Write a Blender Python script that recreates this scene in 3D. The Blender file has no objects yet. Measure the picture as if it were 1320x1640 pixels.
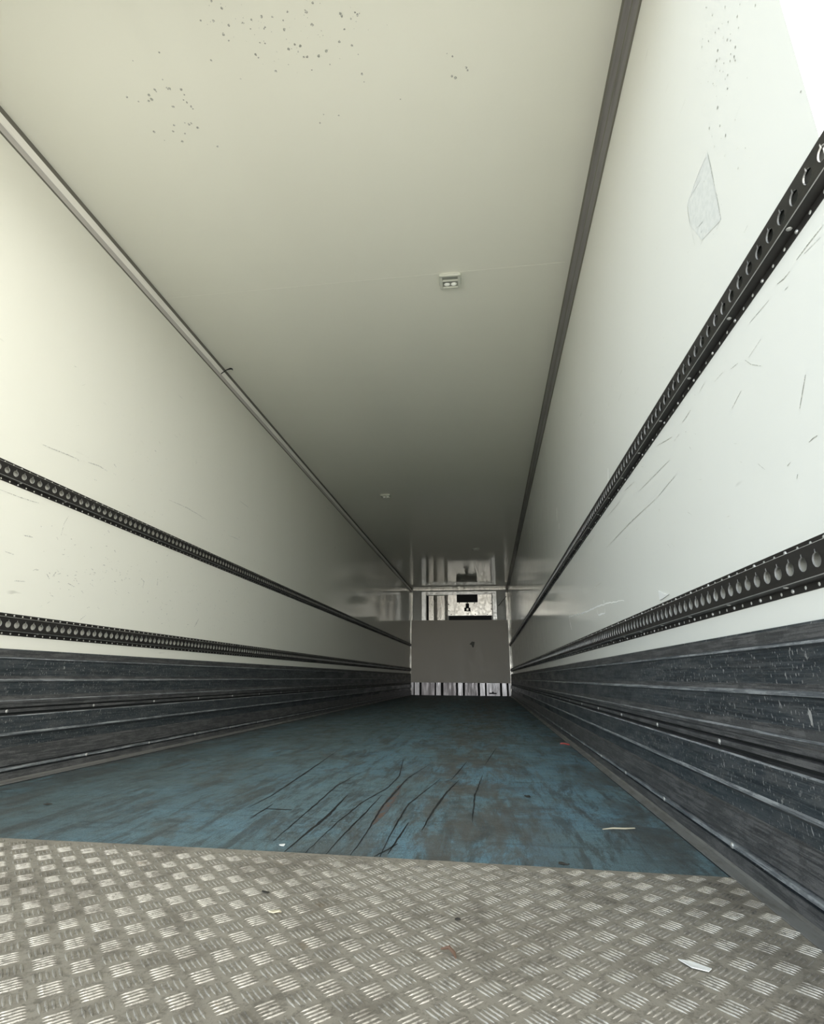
import bpy, bmesh, math, random
from mathutils import Vector, Matrix
random.seed(7)
S = bpy.context.scene
COL = S.collection

# ---------------------------------------------------------------- camera
cam_d = bpy.data.cameras.new('camera')
cam = bpy.data.objects.new('camera', cam_d); COL.objects.link(cam)
cam_d.sensor_fit = 'HORIZONTAL'; cam_d.sensor_width = 36.0
cam_d.lens = 857.2 / 1320 * 36.0
cam_d.clip_start = 0.02; cam_d.clip_end = 500
R_ = Vector((0.990863, 0.134651, 0.007704)); U_ = Vector((0.032526, -0.294009, 0.955249)); B_ = Vector((0.130891, -0.946271, -0.295702))
m = Matrix((R_, U_, B_)).transposed().to_4x4(); m.translation = (1.9003, 0.0, 0.4054)
cam.matrix_world = m
S.camera = cam

# ---------------------------------------------------------------- world, exposure
SKY_STRENGTH = 2.6
GROUND_ALBEDO = 0.42
SUN_STRENGTH = 19.0
S.view_settings.view_transform = 'Standard'; S.view_settings.look = 'None'
S.view_settings.gamma = 1.0; S.view_settings.use_curve_mapping = False
S.view_settings.exposure = 0.72
w = bpy.data.worlds.new('overcast_sky'); S.world = w; w.use_nodes = True
wn = w.node_tree.nodes; wl = w.node_tree.links
bg = wn['Background']; tc = wn.new('ShaderNodeTexCoord'); sp = wn.new('ShaderNodeSeparateXYZ'); rp = wn.new('ShaderNodeValToRGB')
wl.new(tc.outputs['Generated'], sp.inputs[0]); wl.new(sp.outputs['Z'], rp.inputs[0]); 
cx_ = wn.new('ShaderNodeMapRange'); wl.new(sp.outputs['X'], cx_.inputs['Value'])
cx_.inputs['From Min'].default_value = -0.6; cx_.inputs['From Max'].default_value = 0.6
mc = wn.new('ShaderNodeMix'); mc.data_type = 'RGBA'; wl.new(cx_.outputs[0], mc.inputs[0]); wl.new(rp.outputs[0], mc.inputs[6])
mc.inputs[7].default_value = (1.0, 0.99, 0.93, 1)      # milky haze on the sun's side, bluer sky away from it
wl.new(mc.outputs[2], bg.inputs['Color'])
rp.color_ramp.elements[0].position = 0.0; rp.color_ramp.elements[0].color = (0.80, 0.90, 1.0, 1)
rp.color_ramp.elements[1].position = 0.8; rp.color_ramp.elements[1].color = (0.72, 0.86, 1.0, 1)
try:
    S.cycles.max_bounces = 16; S.cycles.diffuse_bounces = 12; S.cycles.glossy_bounces = 8
except Exception: pass
# the overcast sky is brighter on the sun's side (to the right of the doorway)
mr = wn.new('ShaderNodeMapRange'); wl.new(sp.outputs['X'], mr.inputs['Value'])
mr.inputs['From Min'].default_value = -1; mr.inputs['From Max'].default_value = 1
mr.inputs['To Min'].default_value = 0.60*SKY_STRENGTH; mr.inputs['To Max'].default_value = 1.07*SKY_STRENGTH
# and brighter towards the hazy horizon than overhead
mz = wn.new('ShaderNodeMapRange'); wl.new(sp.outputs['Z'], mz.inputs['Value'])
mz.inputs['From Min'].default_value = 0.0; mz.inputs['From Max'].default_value = 0.75
mz.inputs['To Min'].default_value = 1.85; mz.inputs['To Max'].default_value = 0.40
mm = wn.new('ShaderNodeMath'); mm.operation = 'MULTIPLY'; wl.new(mr.outputs[0], mm.inputs[0]); wl.new(mz.outputs[0], mm.inputs[1])
# brightest low down straight behind the doorway, where the haze is lit
my = wn.new('ShaderNodeMapRange'); wl.new(sp.outputs['Y'], my.inputs['Value']); my.interpolation_type = 'SMOOTHSTEP'
my.inputs['From Min'].default_value = -1.0; my.inputs['From Max'].default_value = -0.2
my.inputs['To Min'].default_value = 1.45; my.inputs['To Max'].default_value = 0.55
m2 = wn.new('ShaderNodeMath'); m2.operation = 'MULTIPLY'; wl.new(mm.outputs[0], m2.inputs[0]); wl.new(my.outputs[0], m2.inputs[1])
wl.new(m2.outputs[0], bg.inputs['Strength'])
# hazy sun ahead of the trailer: it lights the yard behind the doorway and never enters
sd = bpy.data.lights.new('sun', 'SUN'); sd.energy = SUN_STRENGTH; sd.angle = math.radians(6); sd.color = (1.0, 0.97, 0.91)
so = bpy.data.objects.new('sun', sd); COL.objects.link(so)
so.rotation_euler = Vector((0.3, 1.0, 0.72)).to_track_quat('Z', 'Y').to_euler()
# the open rear doorway is the only way daylight gets in: a portal steers sky sampling through it (it emits nothing itself)
pl = bpy.data.lights.new('doorway_portal', 'AREA'); pl.shape = 'RECTANGLE'; pl.size = 2.46; pl.size_y = 2.6
try: pl.cycles.is_portal = True
except Exception: pass
po = bpy.data.objects.new('doorway_portal', pl); COL.objects.link(po)
po.location = (1.23, 0.70, 1.3); po.rotation_euler = (math.radians(90), 0, 0)

# ---------------------------------------------------------------- material helpers
def srgb(r, g, b):
    f = lambda v: (v/255/12.92) if v/255 <= 0.04045 else ((v/255+0.055)/1.055)**2.4
    return (f(r), f(g), f(b), 1)

class MT:
    def __init__(s, name, base, rough=0.5, metal=0.0, **kw):
        s.m = bpy.data.materials.new(name); s.m.use_nodes = True
        s.t = s.m.node_tree; s.n = s.t.nodes; s.l = s.t.links
        s.b = s.n['Principled BSDF']
        s.b.inputs['Base Color'].default_value = base
        s.b.inputs['Roughness'].default_value = rough
        s.b.inputs['Metallic'].default_value = metal
        for k, v in kw.items(): s.b.inputs[k].default_value = v
        s.tc = s.n.new('ShaderNodeTexCoord')
        s.base = base; s.cur = None
    def noise(s, scale, detail=4, rough=0.6, stretch=(1, 1, 1), dist=0.0):
        mp = s.n.new('ShaderNodeMapping'); mp.inputs['Scale'].default_value = stretch
        nz = s.n.new('ShaderNodeTexNoise'); nz.inputs['Scale'].default_value = scale
        nz.inputs['Detail'].default_value = detail; nz.inputs['Roughness'].default_value = rough
        nz.inputs['Distortion'].default_value = dist
        s.l.new(s.tc.outputs['Object'], mp.inputs[0]); s.l.new(mp.outputs[0], nz.inputs['Vector'])
        return nz.outputs['Fac']
    def ramp(s, fac, p0, p1, v0=0.0, v1=1.0):
        r = s.n.new('ShaderNodeMapRange'); r.interpolation_type = 'SMOOTHSTEP'
        r.inputs['From Min'].default_value = p0; r.inputs['From Max'].default_value = p1
        r.inputs['To Min'].default_value = v0; r.inputs['To Max'].default_value = v1
        s.l.new(fac, r.inputs['Value']); return r.outputs[0]
    def math(s, op, a, b):
        n = s.n.new('ShaderNodeMath'); n.operation = op
        for i, v in enumerate((a, b)):
            if isinstance(v, (int, float)): n.inputs[i].default_value = v
            else: s.l.new(v, n.inputs[i])
        return n.outputs[0]
    def mix(s, fac, color):
        n = s.n.new('ShaderNodeMix'); n.data_type = 'RGBA'
        if isinstance(fac, (int, float)): n.inputs[0].default_value = fac
        else: s.l.new(fac, n.inputs[0])
        if s.cur is None: n.inputs[6].default_value = s.base
        else: s.l.new(s.cur, n.inputs[6])
        n.inputs[7].default_value = color
        s.cur = n.outputs[2]; s.l.new(s.cur, s.b.inputs['Base Color']); return s
    def rough(s, sock): s.l.new(sock, s.b.inputs['Roughness']); return s
    def bump(s, fac, strength, dist):
        n = s.n.new('ShaderNodeBump'); n.inputs['Strength'].default_value = strength; n.inputs['Distance'].default_value = dist
        s.l.new(fac, n.inputs['Height']); s.l.new(n.outputs[0], s.b.inputs['Normal']); return s

def panel_material(name, base, rough, dirt=0.25):
    M = MT(name, base, rough)
    n1 = M.noise(1.3, 5, 0.6)
    M.mix(M.ramp(n1, 0.35, 0.75, 0, 0.10), (base[0]*0.86, base[1]*0.86, base[2]*0.82, 1))
    # short faint scuffs running along the trailer
    a = M.noise(22, 2, 0.5, (1, 0.22, 1.3)); b = M.noise(3.0, 3, 0.6)
    M.mix(M.math('MULTIPLY', M.ramp(a, 0.70, 0.76), M.math('MULTIPLY', M.ramp(b, 0.5, 0.66), dirt)), (0.30, 0.30, 0.26, 1))
    M.rough(M.ramp(M.noise(6, 4, 0.6), 0.3, 0.75, rough*0.85, rough*1.25))
    M.bump(M.noise(0.9, 2, 0.5, (1, 0.5, 1)), 0.03, 0.01)
    return M.m
WALL_L = panel_material('grp_panel_left', (0.79, 0.785, 0.705, 1), 0.10, 0.5)
WALL_R = panel_material('grp_panel_right', (0.775, 0.785, 0.735, 1), 0.11, 0.35)
CEIL_M = panel_material('grp_panel_ceiling', (0.79, 0.785, 0.69, 1), 0.09, 0.0)

def stain_material(name, col, rough=0.5, amt=0.8, broken=0.5, nscale=260, base=(0.83, 0.83, 0.76, 1)):
    M = MT(name, base, rough)
    M.mix(M.math('MULTIPLY', M.ramp(M.noise(nscale, 3, 0.6), broken-0.12, broken+0.12), amt), col)
    return M.m
MOULD = stain_material('mould_speck', (0.10, 0.105, 0.075, 1), 0.5, 0.75, 0.42)
SCUFF = stain_material('dark_scuff', (0.14, 0.14, 0.12, 1), 0.5, 0.75, 0.47)
SCUFF_L = stain_material('light_scuff', (0.92, 0.93, 0.90, 1), 0.6, 1.0, 0.3, 260, (0.9, 0.9, 0.86, 1))
RESIDUE = stain_material('glue_residue', (0.50, 0.53, 0.50, 1), 0.5, 0.30, 0.50, 70, (0.69, 0.705, 0.67, 1))
SPLIT = MT('floor_split', (0.008, 0.010, 0.010, 1), 0.8).m

def steel(name, base, rough, metal=0.7, dirt=(0.05, 0.05, 0.045, 1), amt=0.4, stretch=(1, .1, 1)):
    M = MT(name, base, rough, metal)
    M.mix(M.ramp(M.noise(30, 5, 0.65, stretch), 0.45, 0.75, 0, amt), dirt)
    M.rough(M.ramp(M.noise(18, 4, 0.6, stretch), 0.3, 0.7, rough*0.8, min(1, rough*1.3)))
    return M.m
RAIL_M = steel('black_oiled_steel', (0.027, 0.025, 0.023, 1), 0.45, 0.3, (0.012, 0.011, 0.010, 1), 0.6)
RIM_M = steel('worn_steel_edge', (0.50, 0.50, 0.48, 1), 0.4, 0.6, (0.2, 0.2, 0.19, 1), 0.5, (1, 1, 1))
RIVET_M = steel('rivet_metal', (0.50, 0.50, 0.48, 1), 0.42, 0.6, (0.2, 0.2, 0.19, 1), 0.4, (1, 1, 1))
TRIM_G = steel('cove_grey', (0.50, 0.48, 0.45, 1), 0.4, 0.0, (0.34, 0.32, 0.30, 1), 0.3)
TRIM_L = steel('cove_pale', (0.90, 0.88, 0.82, 1), 0.35, 0.0, (0.38, 0.36, 0.34, 1), 0.25)  # left cove stripe, much paler than the right cove
TRIM_SEAL = MT('grimy_sealant', (0.150, 0.143, 0.118, 1), 0.7).m
TRIM_R = steel('cove_dark', (0.23, 0.22, 0.225, 1), 0.42, 0.5, (0.08, 0.07, 0.06, 1), 0.5)  # right cove, much darker than the left one
POST_M = steel('post_aluminium', (0.92, 0.87, 0.78, 1), 0.42, 0.9, (0.3, 0.28, 0.24, 1), 0.4, (1, 1, .3))
LEDGE_M = steel('dirty_floor_angle', (0.20, 0.20, 0.19, 1), 0.5, 0.25, (0.10, 0.09, 0.075, 1), 0.8, (1, .3, 1))
FRAME_M = steel('bright_frame_aluminium', (0.93, 0.91, 0.86, 1), 0.42, 0.9, (0.5, 0.48, 0.44, 1), 0.3, (1, 1, 1))
SHEET_M = steel('unit_sheet_metal', (0.85, 0.79, 0.70, 1), 0.28, 0.5, (0.4, 0.36, 0.31, 1), 0.4, (1, 1, .2))
COVER_M = steel('cover_plate_metal', (0.95, 0.90, 0.81, 1), 0.36, 0.9, (0.7, 0.63, 0.52, 1), 0.4, (1, 1, 1))
BLACK_M = MT('unit_black', (0.006, 0.005, 0.005, 1), 0.6).m
FRONT_M = panel_material('front_panel', (0.60, 0.60, 0.54, 1), 0.25, 0.2)
BULK_M = panel_material('bulkhead_board', (0.66, 0.60, 0.51, 1), 0.5, 0.3)
GRILLE_M = steel('grille_metal', (0.48, 0.44, 0.44, 1), 0.45, 0.6, (0.2, 0.18, 0.18, 1), 0.5, (1, 1, .2))
GRILLE_B = steel('grille_bright_metal', (0.66, 0.63, 0.63, 1), 0.4, 0.8, (0.3, 0.27, 0.27, 1), 0.9, (1, 1, .15))

def kick_material():
    M = MT('kick_aluminium', (0.040, 0.050, 0.057, 1), 0.42, 0.3)
    M.mix(M.ramp(M.noise(150, 6, 0.75, (1, .035, 1)), 0.46, 0.58, 0, 0.55), (0.10, 0.11, 0.118, 1))
    M.mix(M.ramp(M.noise(42, 6, 0.75, (1, .22, 1)), 0.47, 0.60, 0, 0.7), (0.095, 0.10, 0.102, 1))
    M.mix(M.ramp(M.noise(90, 4, 0.7, (1, .03, 1.5)), 0.50, 0.60, 0, 0.6), (0.014, 0.018, 0.022, 1))
    # pale nicks, grit and vertical knocks
    M.mix(M.math('MULTIPLY', M.ramp(M.noise(190, 2, 0.5, (1, 1, .5)), 0.63, 0.70), 0.7), (0.40, 0.40, 0.385, 1))
    M.mix(M.math('MULTIPLY', M.ramp(M.noise(60, 2, 0.5, (1, 1.2, .35)), 0.71, 0.75), 0.7), (0.50, 0.50, 0.48, 1))
    M.mix(M.math('MULTIPLY', M.ramp(M.noise(420, 3, 0.7, (1, .5, 1)), 0.58, 0.72), 0.4), (0.22, 0.23, 0.23, 1))
    M.rough(M.ramp(M.noise(14, 4, 0.6, (1, .2, 1)), 0.3, 0.7, 0.32, 0.55))
    M.bump(M.noise(120, 3, 0.6, (1, .05, 1)), 0.15, 0.002)
    return M.m
KICK_M = kick_material()
def band(name, base, dark, lo, hi, rough):
    M = MT(name, base, rough, 0.25)
    M.mix(M.ramp(M.noise(170, 6, 0.75, (1, .03, 1)), lo+.04, hi-.04, 0, 0.9), dark)
    M.mix(M.ramp(M.noise(35, 6, 0.75, (1, .3, 1)), 0.46, 0.56, 0, 0.6), dark)
    M.mix(M.math('MULTIPLY', M.ramp(M.noise(400, 3, 0.7, (1, .5, 1)), 0.58, 0.7), 0.4), (0.27, 0.27, 0.26, 1))
    M.bump(M.noise(200, 3, 0.6), 0.2, 0.001)
    return M.m
KEDGE = band('kick_highlight_edge', (0.36, 0.38, 0.39, 1), (0.09, 0.10, 0.11, 1), .42, .62, .4)  # worn lips painted paler to carry their highlights
KBROWN = band('kick_grimy_band', (0.125, 0.125, 0.125, 1), (0.040, 0.042, 0.044, 1), .40, .64, .5)

def floor_material():
    M = MT('blue_floor_coating', (0.125, 0.205, 0.232, 1), 0.62)
    sx = M.n.new('ShaderNodeSeparateXYZ'); M.l.new(M.tc.outputs['Object'], sx.inputs[0])
    fresh = M.ramp(M.noise(1.7, 5, 0.65), 0.42, 0.62, 0, 0.7)
    M.mix(fresh, (0.130, 0.262, 0.345, 1))
    # dull grey-green wear on the left half
    M.mix(M.math('MULTIPLY', M.ramp(sx.outputs['X'], 1.7, 0.5), M.ramp(M.noise(2.4, 6, 0.7), .3, .6, .35, .85)), (0.085, 0.120, 0.125, 1))
    M.mix(M.ramp(M.noise(2.6, 8, 0.78, (1.8, .7, 1), 0.7), 0.50, 0.60, 0, 0.60), (0.078, 0.076, 0.064, 1))
    M.mix(M.ramp(M.noise(8, 8, 0.80, (1.8, .25, 1), 0.4), 0.50, 0.59, 0, 0.70), (0.052, 0.056, 0.052, 1))
    M.mix(M.ramp(M.noise(11, 7, 0.8, (.30, 1.8, 1)), 0.53, 0.62, 0, 0.55), (0.040, 0.058, 0.064, 1))
    M.mix(M.ramp(M.noise(40, 6, 0.85, (2.2, .22, 1)), 0.51, 0.60, 0, 0.50), (0.045, 0.058, 0.062, 1))
    # grain of the worn coating
    M.mix(M.ramp(M.noise(240, 4, 0.85, (1, .7, 1)), 0.50, 0.60, 0, 0.6), (0.035, 0.052, 0.060, 1))
    M.mix(M.math('MULTIPLY', M.ramp(M.noise(260, 3, 0.6, (1, .6, 1)), 0.60, 0.70), 0.45), (0.30, 0.42, 0.47, 1))
    # trodden brown dirt: a worn lane right of the middle and along both sides
    lane = M.math('SUBTRACT', 1.0, M.ramp(M.math('ABSOLUTE', M.math('SUBTRACT', sx.outputs['X'], 1.80), 0), 0.06, 0.42))
    M.mix(M.math('MULTIPLY', lane, M.ramp(M.noise(5.0, 8, 0.8, (1.5, .5, 1), .5), 0.42, 0.56, 0, 0.8)), (0.088, 0.084, 0.072, 1))
    edge = M.ramp(M.math('ABSOLUTE', M.math('SUBTRACT', sx.outputs['X'], 1.23), 0), 0.85, 1.17)
    M.mix(M.math('MULTIPLY', edge, M.ramp(M.noise(5, 7, 0.75, (1, .5, 1)), 0.45, 0.55, 0, 0.7)), (0.060, 0.062, 0.058, 1))
    M.rough(M.ramp(M.noise(8, 5, 0.7), 0.3, 0.7, 0.5, 0.8))
    M.bump(M.noise(260, 5, 0.75), 0.8, 0.0015)
    return M.m
FLOOR_M = floor_material()
BROWN_M = MT('rust_brown_smear', (0.115, 0.075, 0.055, 1), 0.75)
BROWN_M.mix(BROWN_M.ramp(BROWN_M.noise(60, 5, .7, (1, .4, 1)), .4, .6), (0.07, 0.10, 0.115, 1)); BROWN_M = BROWN_M.m
def tread_material(name, base, rough, metal, amt):
    M = MT(name, base, rough, metal)
    M.mix(M.ramp(M.noise(5, 7, 0.8, dist=.4), 0.47, 0.62, 0, amt*.8), (0.125, 0.108, 0.086, 1))
    M.mix(M.ramp(M.noise(90, 5, 0.8), 0.50, 0.60, 0, amt*.8), (0.10, 0.09, 0.072, 1))
    M.mix(M.math('MULTIPLY', M.ramp(M.noise(13, 5, 0.75), 0.62, 0.7), 0.45), (0.20, 0.15, 0.09, 1))
    M.rough(M.ramp(M.noise(40, 4, 0.7), 0.3, 0.7, rough*.8, min(1, rough*1.3)))
    M.bump(M.noise(300, 4, 0.7), 0.35, 0.0008)
    return M.m
TREAD_M = tread_material('tread_plate_dirty', (0.300, 0.275, 0.228, 1), 0.55, 0.15, 0.60)
BAR_M = tread_material('tread_plate_worn_bar', (0.50, 0.475, 0.42, 1), 0.42, 0.62, 0.70)
BARSIDE_M = tread_material('tread_plate_bar_crest', (0.31, 0.285, 0.240, 1), 0.5, 0.25, 0.5)
GROUND_M = MT('yard_concrete', (GROUND_ALBEDO, GROUND_ALBEDO*.98, GROUND_ALBEDO*.92, 1), 0.9)
GROUND_M.mix(GROUND_M.ramp(GROUND_M.noise(1.5, 5), .4, .7, 0, .3), (.3, .29, .27, 1)); GROUND_M = GROUND_M.m
SKIN_M = MT('trailer_outer_skin', (0.8, 0.8, 0.8, 1), 0.4).m

# ---------------------------------------------------------------- mesh helpers
class G:
    def __init__(s): s.v = []; s.f = []; s.mi = []
    def add(s, vs, fs, mi=0):
        o = len(s.v); s.v += [tuple(p) for p in vs]
        for f in fs: s.f.append(tuple(o+i for i in f)); s.mi.append(mi)
        return s
    def box(s, x0, x1, y0, y1, z0, z1, mi=0):
        v = [(x, y, z) for x in (x0, x1) for y in (y0, y1) for z in (z0, z1)]
        return s.add(v, [(0, 1, 3, 2), (4, 6, 7, 5), (0, 4, 5, 1), (2, 3, 7, 6), (0, 2, 6, 4), (1, 5, 7, 3)], mi)
    def build(s, name, mats, parent=None, smooth=False, bevel=0, loc=None):
        me = bpy.data.meshes.new(name); me.from_pydata(s.v, [], s.f)
        for m_ in (mats if isinstance(mats, (list, tuple)) else [mats]): me.materials.append(m_)
        me.polygons.foreach_set('material_index', s.mi)
        if smooth: me.polygons.foreach_set('use_smooth', [True]*len(me.polygons))
        me.update()
        bm = bmesh.new(); bm.from_mesh(me); bmesh.ops.recalc_face_normals(bm, faces=bm.faces) if s.recalc else None
        bm.to_mesh(me); bm.free()
        o = bpy.data.objects.new(name, me); COL.objects.link(o)
        if parent is not None: o.parent = parent
        if loc: o.location = loc
        if bevel:
            b = o.modifiers.new('bevel', 'BEVEL'); b.width = bevel; b.segments = 2; b.limit_method = 'ANGLE'
        return o
    recalc = True
def tag(o, label=None, cat=None, group=None, kind=None):
    if label: o['label'] = label
    if cat: o['category'] = cat
    if group: o['group'] = group
    if kind: o['kind'] = kind
    return o
def empty(name, loc, rz=0):
    o = bpy.data.objects.new(name, None); COL.objects.link(o); o.location = loc; o.rotation_euler = (0, 0, rz)
    o.empty_display_size = 0.05; return o
def tube(pts, r, n=8, taper=None):
    g = G(); P = [Vector(p) for p in pts]; rings = []
    for i, p in enumerate(P):
        d = (P[min(i+1, len(P)-1)] - P[max(i-1, 0)]).normalized()
        a = d.cross(Vector((0, 0, 1)));  a = d.cross(Vector((1, 0, 0))) if a.length < 1e-3 else a
        a.normalize(); b = d.cross(a)
        rr = r * (taper[i] if taper else 1)
        rings.append([p + (a*math.cos(t)+b*math.sin(t))*rr for t in [2*math.pi*k/n for k in range(n)]])
    vs = [v for rg in rings for v in rg]; fs = []
    for i in range(len(P)-1):
        for k in range(n): fs.append((i*n+k, i*n+(k+1) % n, (i+1)*n+(k+1) % n, (i+1)*n+k))
    fs.append(tuple(range(n))); fs.append(tuple((len(P)-1)*n+k for k in range(n)))
    return g.add(vs, fs)

# marks that belong to a surface are drawn as hair-thin facets in that surface's own mesh
def blob(g, to3, a, b, r, mi):
    n = 7; ph = random.random()*6
    vs = [to3(a + r*random.uniform(.6, 1.2)*math.cos(ph+2*math.pi*k/n), b + r*random.uniform(.6, 1.2)*math.sin(ph+2*math.pi*k/n)) for k in range(n)]
    g.add(vs, [tuple(range(n))], mi)
def stroke(g, to3, pts, w, mi, jit=0.0):
    # subdivided tapered ribbon
    P = []
    for i in range(len(pts)-1):
        (a, b), (c, d) = pts[i], pts[i+1]
        k = max(1, int(math.hypot(c-a, d-b)/0.03)) if jit else 2
        for q in range(k): P.append((a+(c-a)*q/k, b+(d-b)*q/k))
    P.append(pts[-1])
    n = len(P); vs = []
    for i, (a, b) in enumerate(P):
        p0 = P[max(i-1, 0)]; p1 = P[min(i+1, n-1)]
        dx, dy = p1[0]-p0[0], p1[1]-p0[1]; L = math.hypot(dx, dy) or 1
        t = w * (0.25 + 0.75*math.sin(math.pi*(i+.3)/(n-.4))) * random.uniform(.7, 1.15)/2
        a += random.uniform(-jit, jit); b += random.uniform(-jit, jit)
        vs += [to3(a-dy/L*t, b+dx/L*t), to3(a+dy/L*t, b-dx/L*t)]
    g.add(vs, [(2*i, 2*i+1, 2*i+3, 2*i+2) for i in range(n-1)], mi)

# surveyed marks: ceiling (x, y), walls (y, z), floor (x, y)
CEIL= [(1.042, 1.12), (1.067, 1.144), (0.977, 1.169), (1.021, 1.176), (1.068, 1.195), (1.036, 1.219), (1.046, 1.24), (1.121, 1.195), (1.154, 1.189), (1.14, 1.216), (1.194, 1.185), (1.23, 1.191), (1.193, 1.217), (1.188, 1.221), (1.264, 1.206), (1.258, 1.233), (1.289, 1.184), (1.35, 1.187), (1.352, 1.193), (1.383, 1.17), (1.361, 1.232), (1.468, 1.213), (1.471, 1.22), (1.52, 1.216), (1.526, 1.224), (1.533, 1.22), (1.5, 1.232), (1.47, 1.26), (1.442, 1.296), (1.155, 1.261), (1.173, 1.266), (1.251, 1.295), (1.283, 1.307), (1.298, 1.291), (1.279, 1.283), (1.298, 1.327), (1.31, 1.328), (1.354, 1.331), (1.387, 1.319), (1.387, 1.364), (1.314, 1.374), (1.484, 1.314), (1.5, 1.345), (1.501, 1.441), (1.124, 1.296), (1.13, 1.307), (1.176, 1.36), (0.951, 1.293), (1.032, 1.369), (0.773, 1.243), (0.66, 1.256), (0.733, 1.332), (0.73, 1.361), (0.733, 1.368), (0.741, 1.366), (0.68, 1.362), (0.682, 1.37), (0.646, 1.379), (0.646, 1.396), (0.631, 1.4), (0.783, 1.375), (0.785, 1.396), (0.772, 1.414), (0.779, 1.425), (0.788, 1.442), (0.79, 1.452), (0.553, 1.375), (0.589, 1.396), (0.715, 1.433), (0.676, 1.505), (0.727, 1.501), (0.741, 1.509), (0.752, 1.506), (0.658, 1.529), (0.577, 1.52), (0.672, 1.576), (0.599, 1.561), (0.703, 1.544), (0.769, 1.528), (1.284, 1.574), (1.37, 1.554), (1.63, 1.523), (1.825, 1.384), (1.844, 1.396), (1.893, 1.441), (1.898, 1.452), (1.838, 1.464), (1.851, 1.472), (1.309, 1.541), (0.812, 1.616), (1.499, 1.412)]
RWS= [(0.933, 1.912), (0.919, 1.863), (0.827, 1.736), (0.788, 1.664), (0.843, 1.727), (0.872, 1.807), (0.893, 1.79), (0.875, 1.763), (0.847, 1.7), (0.909, 1.801), (0.949, 1.852), (0.924, 1.811), (0.876, 1.728), (0.901, 1.758), (0.974, 1.873), (0.954, 1.833), (0.89, 1.733), (0.88, 1.715), (0.984, 1.861), (0.871, 1.68), (0.929, 1.762), (0.89, 1.689), (0.881, 1.667), (0.897, 1.679), (0.929, 1.736), (0.941, 1.748), (0.881, 1.655), (0.918, 1.705), (0.949, 1.743), (0.938, 1.711), (0.928, 1.693), (0.915, 1.664), (0.926, 1.668), (0.989, 1.752), (0.972, 1.721), (0.925, 1.648), (0.926, 1.638), (0.975, 1.649), (0.925, 1.544), (0.981, 1.602), (1.023, 1.649), (0.969, 1.557), (1.019, 1.586), (0.913, 1.45), (0.938, 1.479), (0.951, 1.44), (0.74, 1.362), (0.906, 1.417), (0.986, 1.518)]
RSC= [(0.7, [(1.051, 1.611), (1.049, 1.56), (1.05, 1.504)]), (0.7, [(1.049, 1.483), (1.05, 1.446), (1.052, 1.406)]), (0.5, [(1.061, 1.407), (1.077, 1.403)]), (0.6, [(1.059, 1.603), (1.103, 1.609), (1.144, 1.603)]), (0.6, [(1.189, 1.605), (1.194, 1.578), (1.195, 1.534)]), (0.5, [(1.194, 1.509), (1.191, 1.465)]), (1, [(1.129, 1.48), (1.155, 1.49)]), (0.5, [(1.18, 1.6), (1.138, 1.591), (1.098, 1.583)]), (0.9, [(0.769, 1.107), (0.809, 1.11), (0.849, 1.11)]), (0.6, [(0.782, 1.095), (0.826, 1.103)]), (1.0, [(0.871, 1.106), (0.893, 1.107), (0.913, 1.113)]), (0.5, [(0.947, 1.104), (1.025, 1.111)]), (0.8, [(1.069, 1.052), (1.05, 1.028), (1.015, 1.002)]), (0.5, [(0.998, 1.054), (1.056, 1.047)]), (0.5, [(0.959, 1.299), (0.978, 1.297)]), (0.5, [(0.971, 1.221), (1.004, 1.239)]), (1, [(0.887, 1.084), (0.896, 1.086)]), (0.5, [(1.217, 1.086), (1.163, 1.083)]), (1, [(1.263, 1.114), (1.3, 1.109)]), (1, [(1.106, 1.0), (1.158, 0.986)]), (1.2, [(0.895, 0.91), (0.909, 0.89), (0.93, 0.863)]), (1, [(0.901, 0.798), (0.913, 0.798), (0.926, 0.797)]), (1, [(1.571, 1.033), (1.737, 1.043), (1.912, 1.053)]), (1.4, [(1.747, 0.967), (2.033, 0.979), (2.499, 0.985)]), (1.0, [(1.54, 0.974), (1.637, 0.97), (1.724, 0.966)]), (1, [(1.473, 1.071), (1.518, 1.069)]), (1, [(1.529, 1.088), (1.659, 1.119)]), (1, [(1.373, 1.094), (1.439, 1.09)]), (1, [(2.747, 1.104), (2.897, 1.103)]), (2, [(2.478, 1.614), (2.52, 1.596)]), (1, [(2.683, 0.853), (2.957, 0.86)]), (1, [(0.99, 0.786), (1.002, 0.783)]), (1.5, [(0.977, 0.757), (0.982, 0.751)]), (1, [(1.719, 0.926), (1.726, 0.919)]), (1, [(2.179, 1.102), (2.417, 1.111)]), (1, [(1.948, 1.103), (2.1, 1.119)])]
RWHITE= [(1.2, [(3.821, 0.81), (3.133, 0.765), (2.782, 0.755), (2.508, 0.734), (2.285, 0.713)]), (1.4, [(3.773, 0.825), (3.774, 0.77), (3.728, 0.714)]), (1.2, [(2.665, 0.768), (2.667, 0.742)]), (1.2, [(2.842, 0.744), (2.829, 0.714), (2.666, 0.706), (2.657, 0.724)]), (1, [(4.029, 1.56), (3.99, 1.648)]), (1, [(3.955, 1.471), (3.933, 1.508)]), (1, [(2.337, 1.251), (2.313, 1.302)])]
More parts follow.
